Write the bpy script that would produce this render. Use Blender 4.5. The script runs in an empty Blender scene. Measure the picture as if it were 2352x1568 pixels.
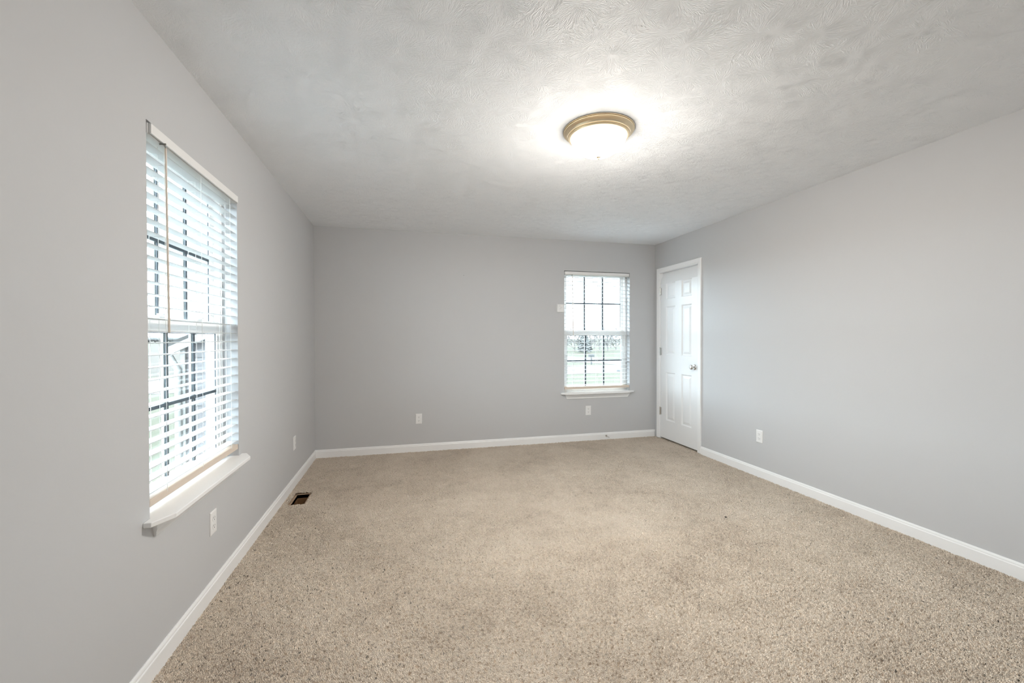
import bpy, bmesh, math, random
from mathutils import Vector, Matrix

random.seed(11)
SC = bpy.context.scene
COL = SC.collection

# ------------------------------------------------------------------ camera, sky, exposure
W, L, H = 4.036, 5.22, 2.44            # room width (x), depth (towards -y), height
F_PX, PITCH, YAW, ROLL = 980.453, -0.0090, 0.2463, -0.0022
CAM = Vector((0.922, -4.8622, 1.2604))
_c, _s, _cp, _sp = math.cos(YAW), math.sin(YAW), math.cos(PITCH), math.sin(PITCH)
R0 = Vector((_c, -_s, 0)); FW = Vector((_s * _cp, _c * _cp, _sp)); U0 = Vector((-_s * _sp, -_c * _sp, _cp))
RC = R0 * math.cos(ROLL) + U0 * math.sin(ROLL); UC = U0 * math.cos(ROLL) - R0 * math.sin(ROLL)
cd = bpy.data.cameras.new('camera'); cam = bpy.data.objects.new('camera', cd); COL.objects.link(cam)
cd.sensor_fit = 'HORIZONTAL'; cd.sensor_width = 36.0; cd.lens = F_PX * 36.0 / 2352.0
cd.clip_start = 0.02; cd.clip_end = 2000
M = Matrix((RC, UC, -FW)).transposed().to_4x4(); M.translation = CAM
cam.matrix_world = M
SC.camera = cam

SKY_COLOR, SKY_STRENGTH = (0.74, 0.88, 1.0), 8.8
LAMP_COLOR, LAMP_STRENGTH = (1.0, 0.94, 0.86), 74.0
wd = bpy.data.worlds.new('overcast_sky'); SC.world = wd; wd.use_nodes = True
wn = wd.node_tree.nodes; wl = wd.node_tree.links
bg = wn['Background']; bg.inputs['Color'].default_value = (*SKY_COLOR, 1); bg.inputs['Strength'].default_value = SKY_STRENGTH
wd.cycles.sampling_method = 'MANUAL'; wd.cycles.sample_map_resolution = 64

SC.view_settings.view_transform = 'Standard'; SC.view_settings.look = 'None'
SC.view_settings.gamma = 1; SC.view_settings.use_curve_mapping = False
SC.view_settings.exposure = 1.40
SC.cycles.use_denoising = True
SC.cycles.max_bounces = 12; SC.cycles.diffuse_bounces = 8; SC.cycles.transparent_max_bounces = 16
SC.cycles.sample_clamp_indirect = 6.0; SC.cycles.sample_clamp_direct = 2.8
SC.cycles.caustics_reflective = False; SC.cycles.caustics_refractive = False


# ------------------------------------------------------------------ materials
def mat(name, color, rough=0.5, metal=0.0, spec=0.5):
    m = bpy.data.materials.new(name); m.use_nodes = True
    b = m.node_tree.nodes['Principled BSDF']
    b.inputs['Base Color'].default_value = (*color, 1); b.inputs['Roughness'].default_value = rough
    b.inputs['Metallic'].default_value = metal; b.inputs['Specular IOR Level'].default_value = spec
    return m


class NT:
    """small helper for building shader node trees"""
    def __init__(self, m):
        self.t = m.node_tree; self.b = self.t.nodes['Principled BSDF']
        self.co = self.t.nodes.new('ShaderNodeTexCoord').outputs['Object']

    def new(self, kind, ins=None, **props):
        n = self.t.nodes.new(kind)
        for k, v in props.items(): setattr(n, k, v)
        for k, v in (ins or {}).items(): self.set(n.inputs[k], v)
        return n

    def set(self, sock, v):
        if isinstance(v, bpy.types.NodeSocket): self.t.links.new(v, sock)
        else: sock.default_value = v

    def math(self, op, a, b=0.0, c=None, clamp=False):
        n = self.t.nodes.new('ShaderNodeMath'); n.operation = op; n.use_clamp = clamp
        self.set(n.inputs[0], a); self.set(n.inputs[1], b)
        if c is not None: self.set(n.inputs[2], c)
        return n.outputs[0]

    def vmath(self, op, a, b=None, scale=None):
        n = self.t.nodes.new('ShaderNodeVectorMath'); n.operation = op
        self.set(n.inputs[0], a)
        if b is not None: self.set(n.inputs[1], b)
        if scale is not None: self.set(n.inputs['Scale'], scale)
        return n.outputs['Vector'] if op not in ('LENGTH',) else n.outputs['Value']

    def noise(self, scale, detail=2.0, rough=0.5, vec=None):
        return self.new('ShaderNodeTexNoise', {'Vector': vec or self.co, 'Scale': scale, 'Detail': detail, 'Roughness': rough})

    def ramp(self, fac, stops):
        n = self.t.nodes.new('ShaderNodeValToRGB'); self.set(n.inputs['Fac'], fac)
        e = n.color_ramp.elements
        while len(e) < len(stops): e.new(0.5)
        for el, (p, c) in zip(e, stops): el.position = p; el.color = (*c, 1) if len(c) == 3 else c
        return n.outputs['Color']

    def bump(self, h, dist, strength=1.0):
        n = self.new('ShaderNodeBump', {'Height': h, 'Distance': dist, 'Strength': strength})
        self.t.links.new(n.outputs['Normal'], self.b.inputs['Normal'])


def wall_paint():
    m = mat('grey_wall_paint', (0.545, 0.551, 0.562), 0.55, spec=0.3); n = NT(m)
    n.bump(n.noise(90, 3).outputs['Fac'], 0.0008, 0.25)
    return m


def ceiling_paint():
    m = mat('stomp_textured_ceiling_paint', (0.90, 0.925, 0.955), 0.6, spec=0.25); n = NT(m)
    warp = n.noise(7, 2)
    off = n.vmath('SCALE', n.vmath('SUBTRACT', warp.outputs['Color'], (0.5, 0.5, 0.5)), scale=0.05)
    p = n.vmath('ADD', n.co, off)
    hs = []
    for k, (sc, shift) in enumerate(((6.0, (0, 0, 0)), (8.3, (3.37, 1.81, 0)))):
        q = n.vmath('ADD', p, shift)
        v = n.new('ShaderNodeTexVoronoi', {'Vector': q, 'Scale': sc}, voronoi_dimensions='2D', feature='F1')
        d = n.vmath('SUBTRACT', q, v.outputs['Position'])
        sep = n.new('ShaderNodeSeparateXYZ', {'Vector': d})
        ang = n.math('ARCTAN2', sep.outputs['Y'], sep.outputs['X'])
        r = n.math('SQRT', n.math('ADD', n.math('MULTIPLY', sep.outputs['X'], sep.outputs['X']),
                                  n.math('MULTIPLY', sep.outputs['Y'], sep.outputs['Y'])))
        sc2 = n.new('ShaderNodeSeparateColor', {'Color': v.outputs['Color']})
        rad = 9.0
        vec = n.new('ShaderNodeCombineXYZ', {'X': n.math('MULTIPLY', n.math('COSINE', ang), rad),
                                             'Y': n.math('MULTIPLY', n.math('SINE', ang), rad),
                                             'Z': n.math('MULTIPLY_ADD', sc2.outputs['Red'], 40.0, n.math('MULTIPLY', r, 17.0))}).outputs['Vector']
        st = n.noise(1.0, 2.0, 0.6, vec)
        ridge = n.math('SUBTRACT', 1.0, n.math('MULTIPLY', n.math('ABSOLUTE', n.math('SUBTRACT', st.outputs['Fac'], 0.5)), 11.0), clamp=True)
        ctr = n.new('ShaderNodeMapRange', {'Value': r, 'From Min': 0.012, 'From Max': 0.05}, interpolation_type='SMOOTHSTEP').outputs['Result']
        hs.append(n.math('MULTIPLY', ridge, ctr))
    mask = n.ramp(n.noise(7.0, 2.0).outputs['Fac'], ((0.36, (0.6, 0.6, 0.6)), (0.62, (1, 1, 1))))
    h = n.math('MULTIPLY', n.math('MAXIMUM', hs[0], n.math('MULTIPLY', hs[1], 0.8)), mask)
    h = n.math('ADD', h, n.math('MULTIPLY', n.noise(60, 3, 0.6).outputs['Fac'], 0.3))
    n.bump(h, 0.0012, 1.0)
    return m


def carpet():
    m = mat('beige_cut_pile_carpet', (0.5, 0.43, 0.35), 1.0, spec=0.05); n = NT(m)
    wob = n.vmath('SCALE', n.vmath('SUBTRACT', n.noise(45, 2).outputs['Color'], (0.5, 0.5, 0.5)), scale=0.009)
    p = n.vmath('ADD', n.co, wob)
    v = n.new('ShaderNodeTexVoronoi', {'Vector': p, 'Scale': 185.0}, voronoi_dimensions='2D', feature='F1')
    fleck = n.new('ShaderNodeSeparateColor', {'Color': v.outputs['Color']}).outputs['Red']
    big = n.noise(1.6, 3, 0.55).outputs['Fac']
    mid = n.noise(9.0, 3, 0.6).outputs['Fac']
    fac = n.math('ADD', n.math('MULTIPLY', fleck, 0.38), n.math('ADD', n.math('MULTIPLY', big, 0.75), n.math('MULTIPLY', mid, 0.5)))
    col = n.ramp(n.math('SUBTRACT', fac, 0.33), ((0.0, (0.36, 0.285, 0.22)), (0.45, (0.68, 0.58, 0.475)), (1.0, (0.86, 0.76, 0.65))))
    n.set(n.b.inputs['Base Color'], col)
    tuft = n.math('SUBTRACT', 1.0, n.math('MULTIPLY', v.outputs['Distance'], 1.3), clamp=True)
    clump = n.noise(72, 2.5, 0.6, p).outputs['Fac']
    gap = n.ramp(clump, ((0.35, (0, 0, 0)), (0.47, (1, 1, 1))))
    soft = n.noise(6, 2).outputs['Fac']
    h = n.math('ADD', n.math('MULTIPLY', tuft, 0.40), n.math('ADD', n.math('MULTIPLY', gap, 0.60), n.math('MULTIPLY', soft, 0.3)))
    dn = n.new('ShaderNodeDisplacement', {'Height': h, 'Midlevel': 1.2, 'Scale': 0.018})
    n.t.links.new(dn.outputs['Displacement'], n.t.nodes['Material Output'].inputs['Displacement'])
    m.displacement_method = 'BOTH'
    n.set(n.b.inputs['Sheen Weight'], 0.1)
    return m


def brushed():
    m = mat('brushed_champagne_metal', (0.82, 0.69, 0.49), 0.42, 1.0); return m


def glass():
    m = bpy.data.materials.new('clear_window_glass'); m.use_nodes = True
    t = m.node_tree; t.nodes.remove(t.nodes['Principled BSDF'])
    out = t.nodes['Material Output']
    tr = t.nodes.new('ShaderNodeBsdfTransparent'); tr.inputs['Color'].default_value = (0.93, 0.95, 0.94, 1)
    gl = t.nodes.new('ShaderNodeBsdfGlossy'); gl.inputs['Roughness'].default_value = 0.02
    lw = t.nodes.new('ShaderNodeLayerWeight'); lw.inputs['Blend'].default_value = 0.5
    fr = t.nodes.new('ShaderNodeValToRGB'); t.links.new(lw.outputs['Facing'], fr.inputs['Fac'])
    for el, (p, v) in zip(fr.color_ramp.elements, ((0.0, 0.03), (1.0, 0.9))): el.position = p; el.color = (v, v, v, 1)
    for p, v in ((0.5, 0.045), (0.75, 0.13), (0.9, 0.38)):
        el = fr.color_ramp.elements.new(p); el.color = (v, v, v, 1)
    mx = t.nodes.new('ShaderNodeMixShader')
    t.links.new(fr.outputs[0], mx.inputs[0]); t.links.new(tr.outputs[0], mx.inputs[1]); t.links.new(gl.outputs[0], mx.inputs[2])
    t.links.new(mx.outputs[0], out.inputs['Surface'])
    return m


def lamp_glass():
    m = mat('lit_frosted_glass', (0.95, 0.92, 0.86), 0.35)
    b = m.node_tree.nodes['Principled BSDF']
    b.inputs['Emission Color'].default_value = (*LAMP_COLOR, 1); b.inputs['Emission Strength'].default_value = LAMP_STRENGTH
    return m


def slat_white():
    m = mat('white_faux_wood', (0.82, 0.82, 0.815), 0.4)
    return m


def ground(name, c1, c2, scale):
    m = mat(name, c1, 1.0, spec=0.05); n = NT(m)
    col = n.ramp(n.noise(scale, 4, 0.6).outputs['Fac'], ((0.35, c1), (0.65, c2)))
    n.set(n.b.inputs['Base Color'], col)
    return m


MT = dict(
    wall=wall_paint(), ceil=ceiling_paint(), carpet=carpet(),
    trim=mat('white_trim_paint', (0.86, 0.865, 0.87), 0.35),
    door=mat('white_door_paint', (0.82, 0.83, 0.84), 0.33),
    vinyl=mat('white_window_vinyl', (0.80, 0.78, 0.76), 0.4),
    bar=mat('dark_grille_bar', (0.035, 0.045, 0.055), 0.5),
    outbar=mat('white_grille_bar', (0.82, 0.82, 0.82), 0.5),
    glass=glass(), slat=slat_white(),
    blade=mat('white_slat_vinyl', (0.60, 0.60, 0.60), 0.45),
    tan=mat('tan_faux_wood', (0.68, 0.58, 0.49), 0.45),
    cord=mat('white_blind_cord', (0.85, 0.85, 0.83), 0.7),
    hook=mat('clear_grey_hook_plastic', (0.22, 0.21, 0.19), 0.3),
    plate=mat('white_outlet_plastic', (0.82, 0.82, 0.82), 0.35),
    slot=mat('dark_socket_slot', (0.03, 0.03, 0.03), 0.6),
    nickel=mat('satin_nickel', (0.66, 0.65, 0.63), 0.22, 1.0),
    dark=mat('painted_gap_shade', (0.02, 0.02, 0.02), 0.8),  # shade colour for the sheet behind the door leaf
    metal=brushed(), lamp=lamp_glass(),
    rubber=mat('white_rubber', (0.7, 0.7, 0.7), 0.6),
    sub=mat('plywood_subfloor_edge', (0.40, 0.29, 0.20), 0.8),
    duct=mat('brown_duct_interior', (0.20, 0.11, 0.05), 0.6),
    lint=mat('black_lint', (0.004, 0.004, 0.004), 0.9),
    lawn=ground('lawn_grass', (0.036, 0.036, 0.025), (0.043, 0.040, 0.029), 0.8),
    field=ground('dry_field', (0.041, 0.034, 0.028), (0.036, 0.031, 0.026), 0.1),
    road=ground('pale_concrete_road', (0.060, 0.055, 0.052), (0.066, 0.060, 0.056), 0.3),
    siding=mat('grey_vinyl_siding', (0.062, 0.056, 0.056), 0.6),
    xtrim=mat('white_exterior_trim', (0.13, 0.125, 0.115), 0.5),
    roof=mat('grey_shingle_roof', (0.034, 0.032, 0.030), 0.9),
    bark=mat('grey_bark', (0.082, 0.075, 0.070), 0.95),
    far=mat('blue_grey_foliage', (0.072, 0.072, 0.070), 1.0),
    fir=mat('dark_evergreen_foliage', (0.055, 0.055, 0.052), 1.0),
    post=mat('weathered_grey_post', (0.03, 0.03, 0.03), 0.8),
)


# ------------------------------------------------------------------ mesh helpers
def box(bm, x0, x1, y0, y1, z0, z1):
    vs = [bm.verts.new((x, y, z)) for z in (z0, z1) for y in (y0, y1) for x in (x0, x1)]
    for f in ((0, 2, 3, 1), (4, 5, 7, 6), (0, 1, 5, 4), (2, 6, 7, 3), (0, 4, 6, 2), (1, 3, 7, 5)):
        bm.faces.new([vs[i] for i in f])
    return vs


def poly_prism(bm, pts, z0, z1):
    """extrude an xy polygon (counter-clockwise) from z0 to z1"""
    a = [bm.verts.new((x, y, z0)) for x, y in pts]; b = [bm.verts.new((x, y, z1)) for x, y in pts]
    n = len(pts)
    bm.faces.new(a[::-1]); bm.faces.new(b)
    for i in range(n): bm.faces.new((a[i], a[(i + 1) % n], b[(i + 1) % n], b[i]))


def sweep(bm, prof, f0, f1):
    """prism through a closed profile; f0 / f1 map a profile point to the two end points"""
    a = [bm.verts.new(f0(p)) for p in prof]; b = [bm.verts.new(f1(p)) for p in prof]
    n = len(prof)
    bm.faces.new(a[::-1]); bm.faces.new(b)
    for i in range(n): bm.faces.new((a[i], a[(i + 1) % n], b[(i + 1) % n], b[i]))


def lathe(bm, prof, seg=48, mtx=None):
    """revolve (r, h) points around local z"""
    rings = []
    for r, h in prof:
        if r < 1e-6: rings.append([bm.verts.new((0, 0, h))])
        else: rings.append([bm.verts.new((r * math.cos(2 * math.pi * i / seg), r * math.sin(2 * math.pi * i / seg), h)) for i in range(seg)])
    for a, b in zip(rings, rings[1:]):
        for i in range(seg):
            j = (i + 1) % seg
            if len(a) == 1 and len(b) == 1: continue
            if len(a) == 1: bm.faces.new((a[0], b[j], b[i]))
            elif len(b) == 1: bm.faces.new((a[i], a[j], b[0]))
            else: bm.faces.new((a[i], a[j], b[j], b[i]))
    if mtx is not None:
        bm.verts.ensure_lookup_table()
        bmesh.ops.transform(bm, matrix=mtx, verts=[v for r in rings for v in r])


def tube(bm, p0, p1, r0, r1=None, seg=8):
    p0, p1 = Vector(p0), Vector(p1); d = p1 - p0; r1 = r0 if r1 is None else r1
    q = d.to_track_quat('Z', 'Y').to_matrix().to_4x4(); q.translation = p0
    lathe(bm, [(0, 0), (r0, 0), (r1, d.length), (0, d.length)], seg, q)


def obj(name, bm, m, parent=None, smooth=False, bevel=0.0, label=None, recalc=True):
    if recalc: bmesh.ops.recalc_face_normals(bm, faces=bm.faces)
    me = bpy.data.meshes.new(name); bm.to_mesh(me); bm.free()
    me.materials.append(m)
    o = bpy.data.objects.new(name, me); COL.objects.link(o)
    if smooth:
        for p in me.polygons: p.use_smooth = True
        me.set_sharp_from_angle(angle=math.radians(40))
    if bevel:
        b = o.modifiers.new('bevel', 'BEVEL'); b.width = bevel; b.segments = 2; b.limit_method = 'ANGLE'
    if parent: o.parent = parent
    if label: o['label'] = label
    return o


def boxobj(name, dims, m, parent=None, bevel=0.0, label=None):
    bm = bmesh.new(); box(bm, *dims); return obj(name, bm, m, parent, bevel=bevel, label=label)


def thing(name, label, cat, loc=(0, 0, 0), rz=0.0, group=None, kind=None):
    o = bpy.data.objects.new(name, None); COL.objects.link(o)
    o.location = loc; o.rotation_euler = (0, 0, rz); o.empty_display_size = 0.1
    return tag(o, label, cat, group, kind)


def tag(o, label, cat, group=None, kind=None):
    o['label'] = label; o['category'] = cat
    if group: o['group'] = group
    if kind: o['kind'] = kind
    return o


def copy_tree(o, parent=None):
    c = o.copy(); COL.objects.link(c)
    if parent: c.parent = parent
    for ch in list(o.children): copy_tree(ch, c)
    return c


# ------------------------------------------------------------------ room shell
WO, Z0, Z1 = 0.879, 0.592, 2.070         # window opening: width, stool top, head
WT = 0.16                                # wall thickness
LWY, BWX = -3.000, 2.797                 # near edge of the left window, left edge of the back window
DY0, DY1, DZ = -0.830, -0.114, 2.068     # door opening


def wall_with_hole(a0, a1, h0, h1, zb, zt, emit):
    emit(a0, h0, -0.3, H + 0.15); emit(h1, a1, -0.3, H + 0.15)
    if zb > -0.3: emit(h0, h1, -0.3, zb)
    emit(h0, h1, zt, H + 0.15)


bm = bmesh.new()
wall_with_hole(-L - WT, WT, LWY, LWY + WO, Z0 - 0.02, Z1, lambda a, b, z0, z1: box(bm, -WT, 0, a, b, z0, z1))
tag(obj('wall_left', bm, MT['wall']), 'long grey painted wall on the left with the near window', 'wall', kind='structure')
bm = bmesh.new()
wall_with_hole(0, W, BWX, BWX + WO, Z0 - 0.02, Z1, lambda a, b, z0, z1: box(bm, a, b, 0, WT, z0, z1))
tag(obj('wall_back', bm, MT['wall']), 'grey painted end wall facing the camera with the small window', 'wall', kind='structure')
bm = bmesh.new()
wall_with_hole(-L - WT, WT, DY0, DY1, -0.3, DZ, lambda a, b, z0, z1: box(bm, W, W + 0.12, a, b, z0, z1))
box(bm, W + 0.12, W + 0.2, -L - WT, WT, -0.3, H + 0.15)
tag(obj('wall_right', bm, MT['wall']), 'grey painted wall on the right with the white door', 'wall', kind='structure')
bm = bmesh.new(); box(bm, 0, W, -L - WT, -L, -0.3, H + 0.15)
tag(obj('wall_rear', bm, MT['wall']), 'grey painted wall behind the camera', 'wall', kind='structure')
bm = bmesh.new(); box(bm, 0, W, -L, 0, H, H + 0.15)
tag(obj('ceiling', bm, MT['ceil']), 'white ceiling with a stomped plaster texture', 'ceiling', kind='structure')

# carpet with the open duct hole
RX0, RX1, RY0, RY1 = 0.055, 0.180, -1.325, -1.060
def steps(marks):
    out = [marks[0][0]]
    for (a, st), (b, _) in zip(marks, marks[1:]):
        k = max(1, round((b - a) / st)); out += [a + (b - a) * (i + 1) / k for i in range(k)]
    return out


XR = W + 0.11
gx = steps([(0, .0052), (RX0, .0052), (RX1, .0052), (XR, 0)])
gy = steps([(-L, .03), (-4.4, .0045), (-2.4, .008), (RY0, .0085), (RY1, .011), (0, 0)])
vs = [(x, y, 0.0) for y in gy for x in gx]; nx = len(gx); fs = []
for j in range(len(gy) - 1):
    ym = (gy[j] + gy[j + 1]) / 2; hole = RY0 < ym < RY1
    for i in range(nx - 1):
        if hole and RX0 < (gx[i] + gx[i + 1]) / 2 < RX1: continue
        fs.append((j * nx + i, j * nx + i + 1, (j + 1) * nx + i + 1, (j + 1) * nx + i))
me = bpy.data.meshes.new('floor'); me.from_pydata(vs, [], fs); me.materials.append(MT['carpet'])
fl = bpy.data.objects.new('floor', me); COL.objects.link(fl)
for pl in me.polygons: pl.use_smooth = True
tag(fl, 'beige cut-pile carpet covering the whole floor', 'floor', kind='structure')
bm = bmesh.new()
for x0, x1, y0, y1 in ((0, RX0, -L, 0), (RX1, XR, -L, 0), (RX0, RX1, -L, RY0), (RX0, RX1, RY1, 0)): box(bm, x0, x1, y0, y1, -0.03, -0.0165)
bk_ = obj('carpet_backing', bm, MT['sub'], fl)

# baseboards: profile (d = out from the wall, z)
BP = [(0, -0.01), (0.012, -0.01), (0.012, 0.058), (0.0105, 0.061), (0.009, 0.0625), (0.0085, 0.070), (0.006, 0.0765), (0.0045, 0.079), (0, 0.079)]
for nm, f0, f1, lab in (
        ('baseboard_left', lambda p: (p[0], -L, p[1]), lambda p: (p[0], -p[0], p[1]), 'white baseboard along the left wall'),
        ('baseboard_back', lambda p: (p[0], -p[0], p[1]), lambda p: (W - p[0], -p[0], p[1]), 'white baseboard along the end wall'),
        ('baseboard_right', lambda p: (W - p[0], -0.887, p[1]), lambda p: (W - p[0], -L, p[1]), 'white baseboard along the right wall'),
        ('baseboard_rear', lambda p: (W - 0.02, -L + p[0], p[1]), lambda p: (0.02, -L + p[0], p[1]), 'white baseboard behind the camera')):
    bm = bmesh.new(); sweep(bm, BP, f0, f1)
    tag(obj(nm, bm, MT['trim']), lab, 'baseboard', kind='structure')


# ------------------------------------------------------------------ windows (u along the wall, v outwards, z up)
def window(name, label, loc, rz):
    t = thing(name, label, 'window', loc, rz, kind='structure')
    fv0, fv1 = 0.076, 0.150
    bm = bmesh.new()                                     # outer vinyl frame
    for d in ((0, 0.032, fv0, fv1, Z0 - 0.02, Z1), (WO - 0.032, WO, fv0, fv1, Z0 - 0.02, Z1),
              (0.032, WO - 0.032, fv0, fv1, Z1 - 0.03, Z1), (0.032, WO - 0.032, fv0, fv1, Z0 - 0.02, Z0 + 0.022)):
        box(bm, *d)
    for u in (0.020, WO - 0.026):                        # stop beads
        box(bm, u, u + 0.006, fv0 - 0.006, fv0, Z0 + 0.022, Z1 - 0.03)
    for u in (0.032, WO - 0.037):                        # ribs of the jamb liner
        for v in (0.112, 0.126, 0.140): box(bm, u, u + 0.005, v, v + 0.005, Z0 + 0.022, 1.296)
    obj('window_frame', bm, MT['vinyl'], t, bevel=0.0015)

    def sash(nm, z0, z1, v0, v1, st, top, bot):
        u0, u1 = 0.030, WO - 0.030
        bm = bmesh.new()
        box(bm, u0, u0 + st, v0, v1, z0, z1); box(bm, u1 - st, u1, v0, v1, z0, z1)
        box(bm, u0 + st, u1 - st, v0, v1, z1 - top, z1); box(bm, u0 + st, u1 - st, v0, v1, z0, z0 + bot)
        s = obj(nm, bm, MT['vinyl'], t, bevel=0.002)
        g0, g1, h0, h1 = u0 + st, u1 - st, z0 + bot, z1 - top
        vm = (v0 + v1) / 2
        boxobj('glass_pane', (g0 - .004, g1 + .004, vm - .002, vm + .002, h0 - .004, h1 + .004), MT['glass'], s)
        bm = bmesh.new(); k = .004                       # spacer round the pane, dark grille bars
        for d in ((g0, g0 + k, vm - .006, vm - .0025, h0, h1), (g1 - k, g1, vm - .006, vm - .0025, h0, h1), (g0, g1, vm - .006, vm - .0025, h1 - .003, h1)):
            box(bm, *d)
        obj('spacer', bm, MT['bar'], s, label='dark spacer edge round the pane')
        bm = bmesh.new(); bo = bmesh.new()
        for i in (1, 2):
            u = g0 + (g1 - g0) * i / 3
            box(bm, u - .0085, u + .0085, vm - .007, vm - .003, h0, h1); box(bo, u - .009, u + .009, vm + .003, vm + .013, h0, h1)
        zc = (h0 + h1) / 2
        box(bm, g0, g1, vm - .0075, vm - .0028, zc - .0075, zc + .0075); box(bo, g0, g1, vm + .0028, vm + .0135, zc - .007, zc + .007)
        obj('grille', bm, MT['bar'], s, label='dark grille of two uprights and one crossbar')
        obj('outer_grille', bo, MT['outbar'], s, label='white grille on the outer face of the pane')
        return s
    lo = sash('lower_sash', Z0 + 0.010, 1.350, 0.080, 0.106, 0.038, 0.064, 0.056)
    sash('upper_sash', 1.300, Z1 - 0.020, 0.110, 0.136, 0.038, 0.030, 0.052)
    for u in (0.26, 0.62):
        bm = bmesh.new(); box(bm, u - .03, u + .03, .078, .100, 1.350, 1.357); box(bm, u - .012, u + .012, .070, .092, 1.357, 1.366)
        obj('sash_lock', bm, MT['vinyl'], lo, bevel=.002)
    # stool with clipped ears, and moulded apron with mitred ends
    bm = bmesh.new(); e, p = 0.046, 0.070
    poly_prism(bm, [(0.0005, fv0), (0.0005, 0), (-e, 0), (-e, -0.026), (0.035, -p), (WO - 0.035, -p), (WO + e, -0.026), (WO + e, 0), (WO - .0005, 0), (WO - .0005, fv0)], Z0 - 0.0195, Z0)
    obj('window_sill', bm, MT['trim'], t, bevel=0.003)
    prof = [(0, Z0 - 0.0195), (-0.021, Z0 - 0.0195), (-0.021, Z0 - 0.030), (-0.016, Z0 - 0.036), (-0.014, Z0 - 0.052), (-0.010, Z0 - 0.062), (-0.008, Z0 - 0.078), (0, Z0 - 0.080)]
    bm = bmesh.new()
    sweep(bm, prof, lambda q: (0.010 + (Z0 - .0195 - q[1]) * .28, q[0], q[1]), lambda q: (WO - 0.000 - (Z0 - .0195 - q[1]) * .5, q[0], q[1]))
    obj('apron', bm, MT['trim'], t)
    return t


w1 = window('window_1', 'near window in the left wall with white sill and blind', (0, LWY, 0), math.pi / 2)
w2 = window('window_2', 'window in the end wall beside the door corner with white sill', (BWX, 0, 0), 0)


# ------------------------------------------------------------------ blinds
def blind(label):
    t = thing('window_blind', label, 'blind', group='white slatted window blinds')
    u0, u1 = 0.008, WO - 0.008
    bm = bmesh.new(); box(bm, u0, u1, 0.000, 0.056, 2.022, 2.062); obj('headrail', bm, MT['slat'], t, bevel=.002)
    bm = bmesh.new(); box(bm, 0.012, WO - 0.014, -0.011, -0.003, 2.024, 2.061)
    box(bm, 0.012, 0.020, -0.003, 0.0, 2.024, 2.061); box(bm, WO - 0.022, WO - 0.014, -0.003, 0.0, 2.024, 2.061)
    obj('valance', bm, MT['slat'], t, bevel=.0015)
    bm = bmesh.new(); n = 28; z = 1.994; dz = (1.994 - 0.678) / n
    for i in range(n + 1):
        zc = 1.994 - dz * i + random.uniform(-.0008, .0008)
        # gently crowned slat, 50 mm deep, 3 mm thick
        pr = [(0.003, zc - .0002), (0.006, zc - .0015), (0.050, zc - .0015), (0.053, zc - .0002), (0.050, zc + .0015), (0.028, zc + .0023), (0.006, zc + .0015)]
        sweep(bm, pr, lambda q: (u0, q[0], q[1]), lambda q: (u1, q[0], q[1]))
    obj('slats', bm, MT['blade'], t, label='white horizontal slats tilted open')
    bm = bmesh.new(); box(bm, 0.004, WO - 0.006, 0.001, 0.055, 0.630, 0.659); obj('bottom_rail', bm, MT['tan'], t, bevel=.003, label='tan bottom rail')
    for u in (0.125, 0.440, 0.780):
        bm = bmesh.new()
        for v in (0.0008, 0.0552): tube(bm, (u, v, 0.65), (u, v, 2.024), .0010, seg=6)
        tube(bm, (u + .008, 0.028, 0.65), (u + .008, 0.028, 2.024), .0009, seg=6)
        for i in range(n + 1):
            tube(bm, (u, .0008, 1.994 - dz * i - .0022), (u, .0552, 1.994 - dz * i - .0022), .0007, seg=4)
        obj('ladder_cord', bm, MT['cord'], t)
    bm = bmesh.new(); tube(bm, (0.098, -0.016, 2.004), (0.112, -0.016, 1.283), .0042, .0046, 8)
    wnd = obj('tilt_wand', bm, MT['tan'], t, smooth=True, label='tan tilt wand')
    bm = bmesh.new(); tube(bm, (0.098, -0.016, 2.000), (0.098, -0.013, 2.022), .0022); tube(bm, (0.098, -0.018, 2.022), (0.098, 0.004, 2.019), .0028)
    tube(bm, (0.090, -0.012, 2.015), (0.106, -0.012, 2.021), .002)
    obj('wand_hook', bm, MT['hook'], wnd, label='dark hook')
    return t


b1 = blind('white slatted blind hanging in the near left-wall window, tan wand on its left')
b1.location = (0, LWY, 0); b1.rotation_euler = (0, 0, math.pi / 2)
b2 = copy_tree(b1); b2.location = (BWX, 0, 0); b2.rotation_euler = (0, 0, 0)
b2['label'] = 'white slatted blind hanging in the end-wall window near the door'

# ------------------------------------------------------------------ door
d = thing('door_1', 'white six-panel door in the right wall by the far corner', 'door', (W, 0, 0), 0, kind='structure')
SY0, SY1, SZ0, SZ1 = -0.822, -0.122, 0.014, 2.060
bm = bmesh.new()
cols = ((-0.714, -0.532), (-0.412, -0.230)); rows = ((0.240, 0.832), (1.044, 1.638), (1.728, 1.926))
ys = [SY0] + [v for c in cols for v in c] + [SY1]; zs = [SZ0] + [v for r in rows for v in r] + [SZ1]
grid = {(i, j): bm.verts.new((0.004, y, z)) for i, y in enumerate(ys) for j, z in enumerate(zs)}
for i in range(5):
    for j in range(6):
        q = [grid[i, j], grid[i + 1, j], grid[i + 1, j + 1], grid[i, j + 1]]
        if i in (1, 3) and j in (1, 3, 5):
            rings = [q]
            for ins, dep in ((0.005, 0.004), (0.013, 0.012), (0.021, 0.012), (0.046, 0.004)):
                rings.append([bm.verts.new((0.004 + dep, y, z)) for y, z in
                              ((ys[i] + ins, zs[j] + ins), (ys[i + 1] - ins, zs[j] + ins), (ys[i + 1] - ins, zs[j + 1] - ins), (ys[i] + ins, zs[j + 1] - ins))])
            for a, b in zip(rings, rings[1:]):
                for k in range(4): bm.faces.new((a[k], a[(k + 1) % 4], b[(k + 1) % 4], b[k]))
            bm.faces.new(rings[-1])
        else: bm.faces.new(q)
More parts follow.
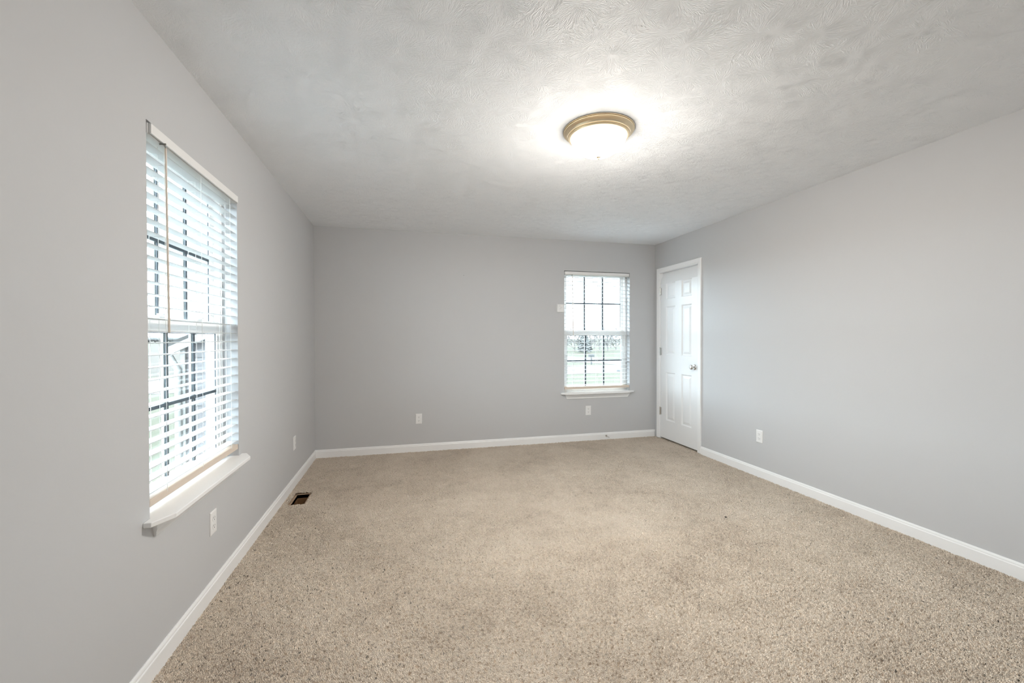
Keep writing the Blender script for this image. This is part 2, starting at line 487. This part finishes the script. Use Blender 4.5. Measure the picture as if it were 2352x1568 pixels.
# edges and back
bk = [bm.verts.new((0.039, y, z)) for y, z in ((SY0, SZ0), (SY1, SZ0), (SY1, SZ1), (SY0, SZ1))]
bm.faces.new(bk)
bm.faces.new([grid[i, 0] for i in range(6)] + [bk[1], bk[0]])
bm.faces.new([grid[i, 6] for i in range(5, -1, -1)] + [bk[3], bk[2]])
bm.faces.new([grid[0, j] for j in range(7)] + [bk[3], bk[0]])
bm.faces.new([grid[5, j] for j in range(6, -1, -1)] + [bk[1], bk[2]])
slab = obj('door_leaf', bm, MT['door'], d)
bm = bmesh.new()
JT = 0.006
for q in ((0, 0.12, DY0, SY0 - .002, 0, DZ), (0, 0.12, SY1 + .002, DY1, 0, DZ), (0, 0.12, SY0 - .002, SY1 + .002, SZ1 + .004, DZ)):
    box(bm, *q)
for q in ((0.041, 0.052, SY0 - .002, SY0 + .010, 0, SZ1), (0.041, 0.052, SY1 - .010, SY1 + .002, 0, SZ1), (0.041, 0.052, SY0, SY1, SZ1 - .012, SZ1 + .004)):
    box(bm, *q)
obj('jamb', bm, MT['door'], d)
# casing: flat moulded profile (w across, t out from the wall), mitred at the head
CP = [(0, 0), (0, 0.009), (0.006, 0.011), (0.012, 0.011), (0.016, 0.013), (0.045, 0.016), (0.054, 0.016), (0.057, 0.013), (0.057, 0)]
yi0, yi1, zi = DY0 + .000, DY1 - .000, DZ - .003
bm = bmesh.new()
sweep(bm, CP, lambda q: (-q[1], yi0 - q[0], 0.0), lambda q: (-q[1], yi0 - q[0], zi + q[0]))
sweep(bm, CP, lambda q: (-q[1], yi1 + q[0], 0.0), lambda q: (-q[1], yi1 + q[0], zi + q[0]))
sweep(bm, CP, lambda q: (-q[1], yi0 - q[0], zi + q[0]), lambda q: (-q[1], yi1 + q[0], zi + q[0]))
obj('casing', bm, MT['trim'], d)
for zc in (0.340, 1.085, 1.832):
    bm = bmesh.new()
    tube(bm, (-0.004, -0.1165, zc - .047), (-0.004, -0.1165, zc + .047), .0065, seg=12)
    box(bm, -0.002, 0.0038, -0.139, -0.1165, zc - .044, zc + .044)
    for k in (-.047, .047): tube(bm, (-0.004, -0.1165, zc + k - .003), (-0.004, -0.1165, zc + k + .003), .0045, seg=10)
    obj('hinge', bm, MT['nickel'], d, smooth=True)
RM = Matrix.Translation((0.004, -0.762, 0.928)) @ Matrix.Rotation(-math.pi / 2, 4, 'Y')
bm = bmesh.new()
lathe(bm, [(0, 0.052), (0.010, 0.053), (0.018, 0.0515), (0.0245, 0.047), (0.027, 0.041), (0.0265, 0.035), (0.022, 0.029), (0.014, 0.025), (0.0115, 0.021), (0.0115, 0.010), (0.014, 0.006)], 32, RM)
kb = obj('knob', bm, MT['nickel'], slab, smooth=True, label='round satin metal knob')
bm = bmesh.new(); lathe(bm, [(0.0, 0.008), (0.014, 0.0085), (0.024, 0.008), (0.030, 0.005), (0.0325, 0.001), (0.0325, 0)], 32, RM)
obj('rose', bm, MT['nickel'], slab, smooth=True, label='round metal rose behind the knob')
boxobj('strike_plate', (-0.0006, 0.02, SY0 - .0035, SY0 - .0005, 0.902, 0.955), MT['nickel'], d)
boxobj('painted_shade_sheet', (0.116, 0.119, DY0, DY1, 0, DZ), MT['dark'], d)  # near-black sheet behind the leaf, paints the shade in the door gaps

# ------------------------------------------------------------------ ceiling light
cl = thing('ceiling_light', 'round flush ceiling light with metal rim and glowing frosted glass bowl', 'ceiling light', (2.0, -2.61, H))
bm = bmesh.new()
lathe(bm, [(r_, z_ * 0.78) for r_, z_ in [(0.02, 0), (0.198, 0), (0.200, -0.003), (0.200, -0.007), (0.196, -0.0085), (0.1935, -0.0085), (0.1935, -0.0095), (0.196, -0.011), (0.196, -0.0145), (0.193, -0.017),
           (0.184, -0.020), (0.177, -0.026), (0.173, -0.034), (0.172, -0.037), (0.1745, -0.039), (0.1745, -0.042), (0.172, -0.044), (0.1695, -0.044), (0.1695, -0.046),
           (0.171, -0.048), (0.169, -0.054), (0.163, -0.058), (0.158, -0.057), (0.155, -0.050), (0.10, -0.03), (0.02, -0.03)]], 96)
obj('rim', bm, MT['metal'], cl, smooth=True, label='stepped champagne metal rim')
bm = bmesh.new(); R, D = 0.157, 0.107
lathe(bm, [(R, -0.034), (R, -0.042)] + [(R * math.cos(a), -0.042 - D * math.sin(a) ** 1.2) for a in [math.pi / 2 * i / 16 for i in range(1, 16)]] + [(0.0, -0.042 - D)], 72)
obj('bowl', bm, MT['lamp'], cl, smooth=True, label='glowing frosted glass bowl')
bm = bmesh.new(); lathe(bm, [(0.011, -0.148), (0.012, -0.151), (0.009, -0.155), (0.006, -0.157), (0.006, -0.160), (0.004, -0.1635), (0, -0.1645)], 20)
obj('finial', bm, MT['metal'], cl, smooth=True)


# ------------------------------------------------------------------ wall outlets (built facing -v like the windows)
def outlet():
    t = thing('wall_outlet', '', 'outlet', group='white duplex wall outlets')
    bm = bmesh.new(); w, h = 0.035, 0.057
    rings = []
    for ins, dep in ((0, 0), (0, -.0025), (.002, -.0045), (.006, -.0055)):
        rings.append([bm.verts.new((x, dep, z)) for x, z in ((-w + ins, -h + ins), (w - ins, -h + ins), (w - ins, h - ins), (-w + ins, h - ins))])
    for a, b in zip(rings, rings[1:]):
        for k in range(4): bm.faces.new((a[k], a[(k + 1) % 4], b[(k + 1) % 4], b[k]))
    bm.faces.new(rings[-1])
    obj('cover_plate', bm, MT['plate'], t)
    for zc in (0.0195, -0.0195):
        bm = bmesh.new()
        pts = []
        for i in range(24):
            a = 2 * math.pi * i / 24; pts.append((max(-.0165, min(.0165, .0175 * math.cos(a))), max(-.0135, min(.0135, .0175 * math.sin(a)))))
        sweep(bm, [(x, z + zc) for x, z in pts], lambda q: (q[0], -.0054, q[1]), lambda q: (q[0], -.0072, q[1]))
        r = obj('receptacle', bm, MT['plate'], t)
        bm = bmesh.new()
        box(bm, -.0078, -.0058, -.0075, -.0070, zc + .0005, zc + .0085); box(bm, .0058, .0078, -.0075, -.0070, zc + .0005, zc + .0075)
        lathe(bm, [(0, 0), (.0027, 0), (.0027, .0005), (0, .0005)], 10, Matrix.Translation((0, -.0070, zc - .006)) @ Matrix.Rotation(math.pi / 2, 4, 'X'))
        obj('socket_slots', bm, MT['slot'], r, label='dark plug slots')
    bm = bmesh.new(); lathe(bm, [(0, .0012), (.002, .001), (.003, 0)], 12, Matrix.Translation((0, -.0054, 0)) @ Matrix.Rotation(math.pi / 2, 4, 'X'))
    obj('screw', bm, MT['plate'], t, smooth=True)
    return t


o0 = outlet()
for i, (loc, rz, lab) in enumerate((
        ((0, -2.468, 0.354), math.pi / 2, 'white outlet on the left wall just below the near window'),
        ((0, -0.860, 0.361), math.pi / 2, 'white outlet on the left wall near the far left corner'),
        ((1.071, 0, 0.358), 0, 'white outlet low on the bare part of the end wall'),
        ((3.111, 0, 0.363), 0, 'white outlet directly under the end-wall window'),
        ((W, -1.667, 0.362), -math.pi / 2, 'white outlet on the right wall, to the right of the door'))):
    o = o0 if i == 0 else copy_tree(o0)
    o.location = loc; o.rotation_euler = (0, 0, rz); o['label'] = lab

# square white wall device left of the end-wall window
t = thing('wall_sensor', 'small square white plastic device on the wall touching the window edge', 'wall device', (2.745, 0, 1.613))
boxobj('back_plate', (-.043, .043, -.006, 0, -.049, .049), MT['plate'], t, bevel=.001)
fb = boxobj('cover', (-.041, .041, -.022, -.006, -.047, .047), MT['plate'], t, bevel=.003)
bm = bmesh.new()
for x, z in ((-.012, .028), (.006, .010), (-.004, -.006)): box(bm, x - .010, x + .010, -.0223, -.0219, z - .0012, z + .0012)
obj('vent_slots', bm, mat('grey_slot', (.45, .45, .45), .6), fb)

# door stop on the end-wall baseboard
t = thing('door_stop', 'small metal door stop screwed to the end-wall baseboard', 'door stop', (3.346, -0.012, 0.040))
RX = Matrix.Rotation(math.pi / 2, 4, 'X')
bm = bmesh.new(); lathe(bm, [(0, .006), (.010, .006), (.0125, .003), (.0125, 0)], 20, RX); obj('base', bm, MT['nickel'], t, smooth=True)
bm = bmesh.new(); tube(bm, (0, -.004, 0), (0.004, -.062, -.006), .0042, .0042, 12); obj('rod', bm, MT['nickel'], t, smooth=True)
bm = bmesh.new(); tube(bm, (0.004, -.060, -.0058), (0.005, -.074, -.0073), .0068, .006, 14); obj('bumper', bm, MT['rubber'], t, smooth=True, label='pale rubber tip')

# open floor duct
t = thing('floor_vent', 'open rectangular heating duct in the carpet by the left baseboard', 'floor vent', (0, 0, 0))
bm = bmesh.new(); e = 0.016
for q in ((RX0 - .03, RX0 + e * .9, RY0, RY1, -.045, -.0185), (RX1 - e, RX1 + .03, RY0, RY1, -.045, -.0185),
          (RX0 - .03, RX1 + .03, RY0 - .03, RY0 + .002, -.045, -.0185), (RX0 - .03, RX1 + .03, RY1 - .012, RY1 + .03, -.045, -.0185)): box(bm, *q)
obj('subfloor_edge', bm, MT['sub'], t, label='raw wood edge of the opening')
bm = bmesh.new(); x0, x1, y0, y1 = RX0 + e * .9, RX1 - e, RY0 + .002, RY1 - .012
for q in ((x0 - .001, x0, y0, y1, -.11, -.0186), (x1, x1 + .001, y0, y1, -.11, -.0186), (x0, x1, y0 - .001, y0, -.11, -.0186), (x0, x1, y1, y1 + .001, -.11, -.0186), (x0, x1, y0, y1, -.111, -.11)): box(bm, *q)
obj('duct', bm, MT['duct'], t, label='dark brown duct going down')

# black speck on the carpet
bm = bmesh.new(); bmesh.ops.create_icosphere(bm, subdivisions=2, radius=1.0)
for v in bm.verts:
    k = 1 + random.uniform(-.2, .2); v.co = Vector((v.co.x * .0045 * k, v.co.y * .009 * k, v.co.z * .0035 * k))
sp = obj('carpet_lint', bm, MT['lint'], smooth=True); sp.location = (3.095, -2.341, 0.003); sp.rotation_euler = (0, 0, .5)
tag(sp, 'tiny black speck of lint lying alone on the carpet', 'lint')
bm = bmesh.new(); lathe(bm, [(0, .002), (.002, .0015), (.003, 0)], 10, RX)
sp = obj('nail', bm, MT['post']); sp.location = (1.578, 0, 1.972)
tag(sp, 'tiny nail left high on the bare end wall', 'nail')

# ------------------------------------------------------------------ daylight portals in the two windows
for nm, loc, rot in (('window_portal', (-0.158, LWY + WO / 2, (Z0 + Z1) / 2), (0, -math.pi / 2, 0)), ('window_portal', (BWX + WO / 2, 0.158, (Z0 + Z1) / 2), (-math.pi / 2, 0, 0))):
    ld = bpy.data.lights.new(nm, 'AREA'); ld.shape = 'RECTANGLE'
    ld.size, ld.size_y = (Z1 - Z0, WO) if abs(rot[1]) > 0 else (WO, Z1 - Z0)
    ld.cycles.is_portal = True
    lo = bpy.data.objects.new(nm, ld); COL.objects.link(lo); lo.location = loc; lo.rotation_euler = rot

# ------------------------------------------------------------------ outdoors
GZ = -1.40


def flat(name, pts, z, m, label, cat):
    bm = bmesh.new(); poly_prism(bm, pts, z - .05, z)
    return tag(obj(name, bm, m), label, cat, kind='structure')


flat('lawn', [(-500, .6), (-.9, .6), (-.9, -40), (-500, -40)][::-1], GZ, MT['lawn'], 'green lawn outside the near window', 'lawn')
flat('lawn', [(-500, .6), (500, .6), (500, 600), (-500, 600)], GZ, MT['lawn'], 'green lawn seen through the end-wall window', 'lawn')
flat('road', [(-60, 8.6), (60, 33.8), (60, 36.6), (-60, 22.8)], GZ + .02, MT['road'], 'pale road crossing the view behind the lawn', 'road')
flat('driveway', [(13.0, 39.8), (18.1, 37.9), (19.1, 36.7), (21.5, 31.8), (30, 32.6), (24.8, 38.6), (23.5, 48), (23.1, 50.5), (18.5, 55)], GZ + .03, MT['road'], 'pale driveway curving off the road', 'driveway')
flat('field', [(-200, 10), (-24, 29), (-5, 31), (-5, 60), (-60, 120), (-200, 200)], GZ + .01, MT['field'], 'tan dry field beyond the road on the left', 'field')

# low wing of the house outside the near window
BY, BX = -1.20, -0.672
hw = thing('house_wing', 'low grey-sided wing of the house with white trim outside the near window', 'house', (0, 0, GZ))
bm = bmesh.new()
n = 22
for i in range(n):                                        # lapped siding courses
    z0 = i * .12; z1 = z0 + .12
    if z1 > 2.62: z1 = 2.62
    sweep(bm, [(BY, z0), (BY - .012, z0), (BY - .002, z1), (BY, z1)], lambda q: (-WT - .01, q[0], q[1]), lambda q: (BX, q[0], q[1]))
box(bm, BX, -WT - .01, BY, .5, 0, 2.62)
poly_prism2 = [(BX, 2.62), (-WT - .01, 2.62), (-WT - .01, 2.62 + .5 * (-WT - .01 - BX))]
sweep(bm, poly_prism2, lambda q: (q[0], BY, q[1]), lambda q: (q[0], .5, q[1]))
obj('siding_wall', bm, MT['siding'], hw)
bm = bmesh.new()
ov = .09; s = .5
pr = [(BX - ov, 2.62 - ov * s), (BX - ov, 2.66 - ov * s), (-WT - .01, 2.66 + s * (-WT - .01 - BX)), (-WT - .01, 2.62 + s * (-WT - .01 - BX))]
sweep(bm, pr, lambda q: (q[0], BY - .06, q[1]), lambda q: (q[0], .55, q[1]))
obj('roof', bm, MT['roof'], hw)
bm = bmesh.new()
pr = [(BX - ov, 2.57 - ov * s), (BX - ov, 2.63 - ov * s), (-WT - .01, 2.63 + s * (-WT - .01 - BX)), (-WT - .01, 2.57 + s * (-WT - .01 - BX))]
sweep(bm, pr, lambda q: (q[0], BY - .075, q[1]), lambda q: (q[0], BY - .055, q[1]))
obj('rake_board', bm, MT['xtrim'], hw, label='white sloping rake board')
for x, w_ in ((BX + .012, .030), (-0.478, .016), (-0.440, .012), (-0.412, .014), (-0.372, .024)):
    boxobj('trim_board', (x - w_ / 2, x + w_ / 2, BY - .035, BY - .014, 0, 2.60), MT['xtrim'], hw)
bm = bmesh.new(); x = BX - .012
tube(bm, (x, BY - .05, 0), (x, BY - .05, 2.44), .022, seg=10); tube(bm, (x, BY - .05, 2.43), (x - .05, BY - .05, 2.53), .022, seg=10)
obj('downspout', bm, MT['xtrim'], hw, smooth=True, label='white downspout on the corner')

# mailbox and small box by the road
t = thing('mailbox', 'small dark mailbox on a post beside the pale road', 'mailbox', (18.7, 33.9, GZ))
boxobj('post', (-.05, .05, -.05, .05, 0, .75), MT['post'], t)
bm = bmesh.new(); pr = [(-.14, .75), (.14, .75), (.14, .92)] + [(.14 * math.cos(a), .92 + .14 * math.sin(a)) for a in [math.pi * i / 8 for i in range(1, 8)]] + [(-.14, .92)]
sweep(bm, pr, lambda q: (-.26, q[0], q[1]), lambda q: (.26, q[0], q[1])); obj('box', bm, MT['post'], t)
bm = bmesh.new(); lathe(bm, [(.16, 0), (.15, .08), (.10, .15), (0, .18)], 14)
u = obj('utility_cover', bm, MT['post'], smooth=True); u.location = (17.05, 25.3, GZ)
tag(u, 'small grey dome at the near edge of the road', 'utility cover')


# ------------------------------------------------------------------ trees
def bare_tree_mesh(seed, hgt):
    rnd = random.Random(seed); bt, bb = bmesh.new(), bmesh.new()
    tube(bt, (0, 0, 0), (0, 0, hgt * .5), .12, .07, 6)

    def grow(bm, p, d, ln, r, dep):
        q = p + d * ln; tube(bm, p, q, r, r * .7, 3)
        if dep == 0: return
        for k in range(3):
            nd = (d + Vector((rnd.uniform(-1, 1), rnd.uniform(-1, 1), rnd.uniform(-.45, .6))) * .8).normalized()
            grow(bm, p + d * ln * rnd.uniform(.4, 1), nd, ln * rnd.uniform(.6, .85), r * .66, dep - 1)
    for k in range(9):
        a = 2 * math.pi * (k * .382 + rnd.random() * .1); z = hgt * (.06 + .44 * k / 8)
        grow(bb, Vector((0, 0, z)), Vector((math.cos(a), math.sin(a), .75 + .06 * k)).normalized(), hgt * rnd.uniform(.15, .20), .06, 4)
    return bt, bb


def bare_tree(seed, hgt):
    t = thing('bare_tree', 'grey leafless tree in the far row seen through the end-wall window', 'tree', group='leafless trees beyond the road')
    bt, bb = bare_tree_mesh(seed, hgt); obj('trunk', bt, MT['bark'], t, recalc=False); obj('branches', bb, MT['bark'], t, recalc=False)
    return t


def px_dir(px, dist):
    k = (px - 1176) / F_PX; v = R0 * k + Vector((_s, _c, 0)); v.z = 0
    return Vector((CAM.x, CAM.y, 0)) + v * dist


protos = [bare_tree(3, 6.0), bare_tree(8, 5.2), bare_tree(21, 6.6)]
spots = [(1282 + 19 * i, 80 + (0, 9, 3, 13)[i % 4]) for i in range(9)] + [(1292 + 37 * i, 103 + 4 * (i % 2)) for i in range(5)]
for i, (px, dist) in enumerate(spots):
    t = protos[i] if i < 3 else copy_tree(protos[i % 3])
    p = px_dir(px, dist); t.location = (p.x, p.y, GZ); t.rotation_euler = (0, 0, i * 1.3)
p = px_dir(1343, 74)
t = thing('evergreen_tree', 'dark evergreen among the leafless trees outside the end-wall window', 'tree', (p.x, p.y, GZ))
bm = bmesh.new(); tube(bm, (0, 0, 0), (0, 0, 1.0), .16, .14, 8); obj('trunk', bm, MT['bark'], t, recalc=False)
bm = bmesh.new()
for k in range(16):
    z = .25 + k * .24; r = 1.45 * (1 - (k / 17) ** 1.4)
    ring = [bm.verts.new(((r * random.uniform(.55, 1.15)) * math.cos(2 * math.pi * i / 22), (r * random.uniform(.55, 1.15)) * math.sin(2 * math.pi * i / 22), z + random.uniform(-.18, .12))) for i in range(22)]
    top = bm.verts.new((0, 0, z + .75))
    for i in range(22): bm.faces.new((ring[i], ring[(i + 1) % 22], top))
obj('foliage', bm, MT['fir'], t)


def far_tree(seed):
    rnd = random.Random(seed)
    t = thing('distant_tree', 'blue-grey tree on the horizon seen through the near window', 'tree', group='distant trees on the left horizon')
    bm = bmesh.new(); tube(bm, (0, 0, 0), (0, 0, 1.6), .35, .3, 6); obj('trunk', bm, MT['bark'], t, recalc=False)
    bm = bmesh.new()
    for k in range(7):
        m = Matrix.Translation((rnd.uniform(-3.6, 3.6), rnd.uniform(-1.5, 1.5), rnd.uniform(1.8, 2.9))) @ Matrix.Diagonal((rnd.uniform(1.7, 2.6), 1.8, rnd.uniform(1.0, 1.6), 1))
        bmesh.ops.create_icosphere(bm, subdivisions=2, radius=1.0, matrix=m)
    obj('crown', bm, MT['far'], t)
    return t


fp = [far_tree(2), far_tree(5)]
for i in range(9):
    t = fp[i] if i < 2 else copy_tree(fp[i % 2])
    p = px_dir(322 + i * 17, (232, 262)[i % 2]); t.location = (p.x, p.y, GZ); t.rotation_euler = (0, 0, .5)
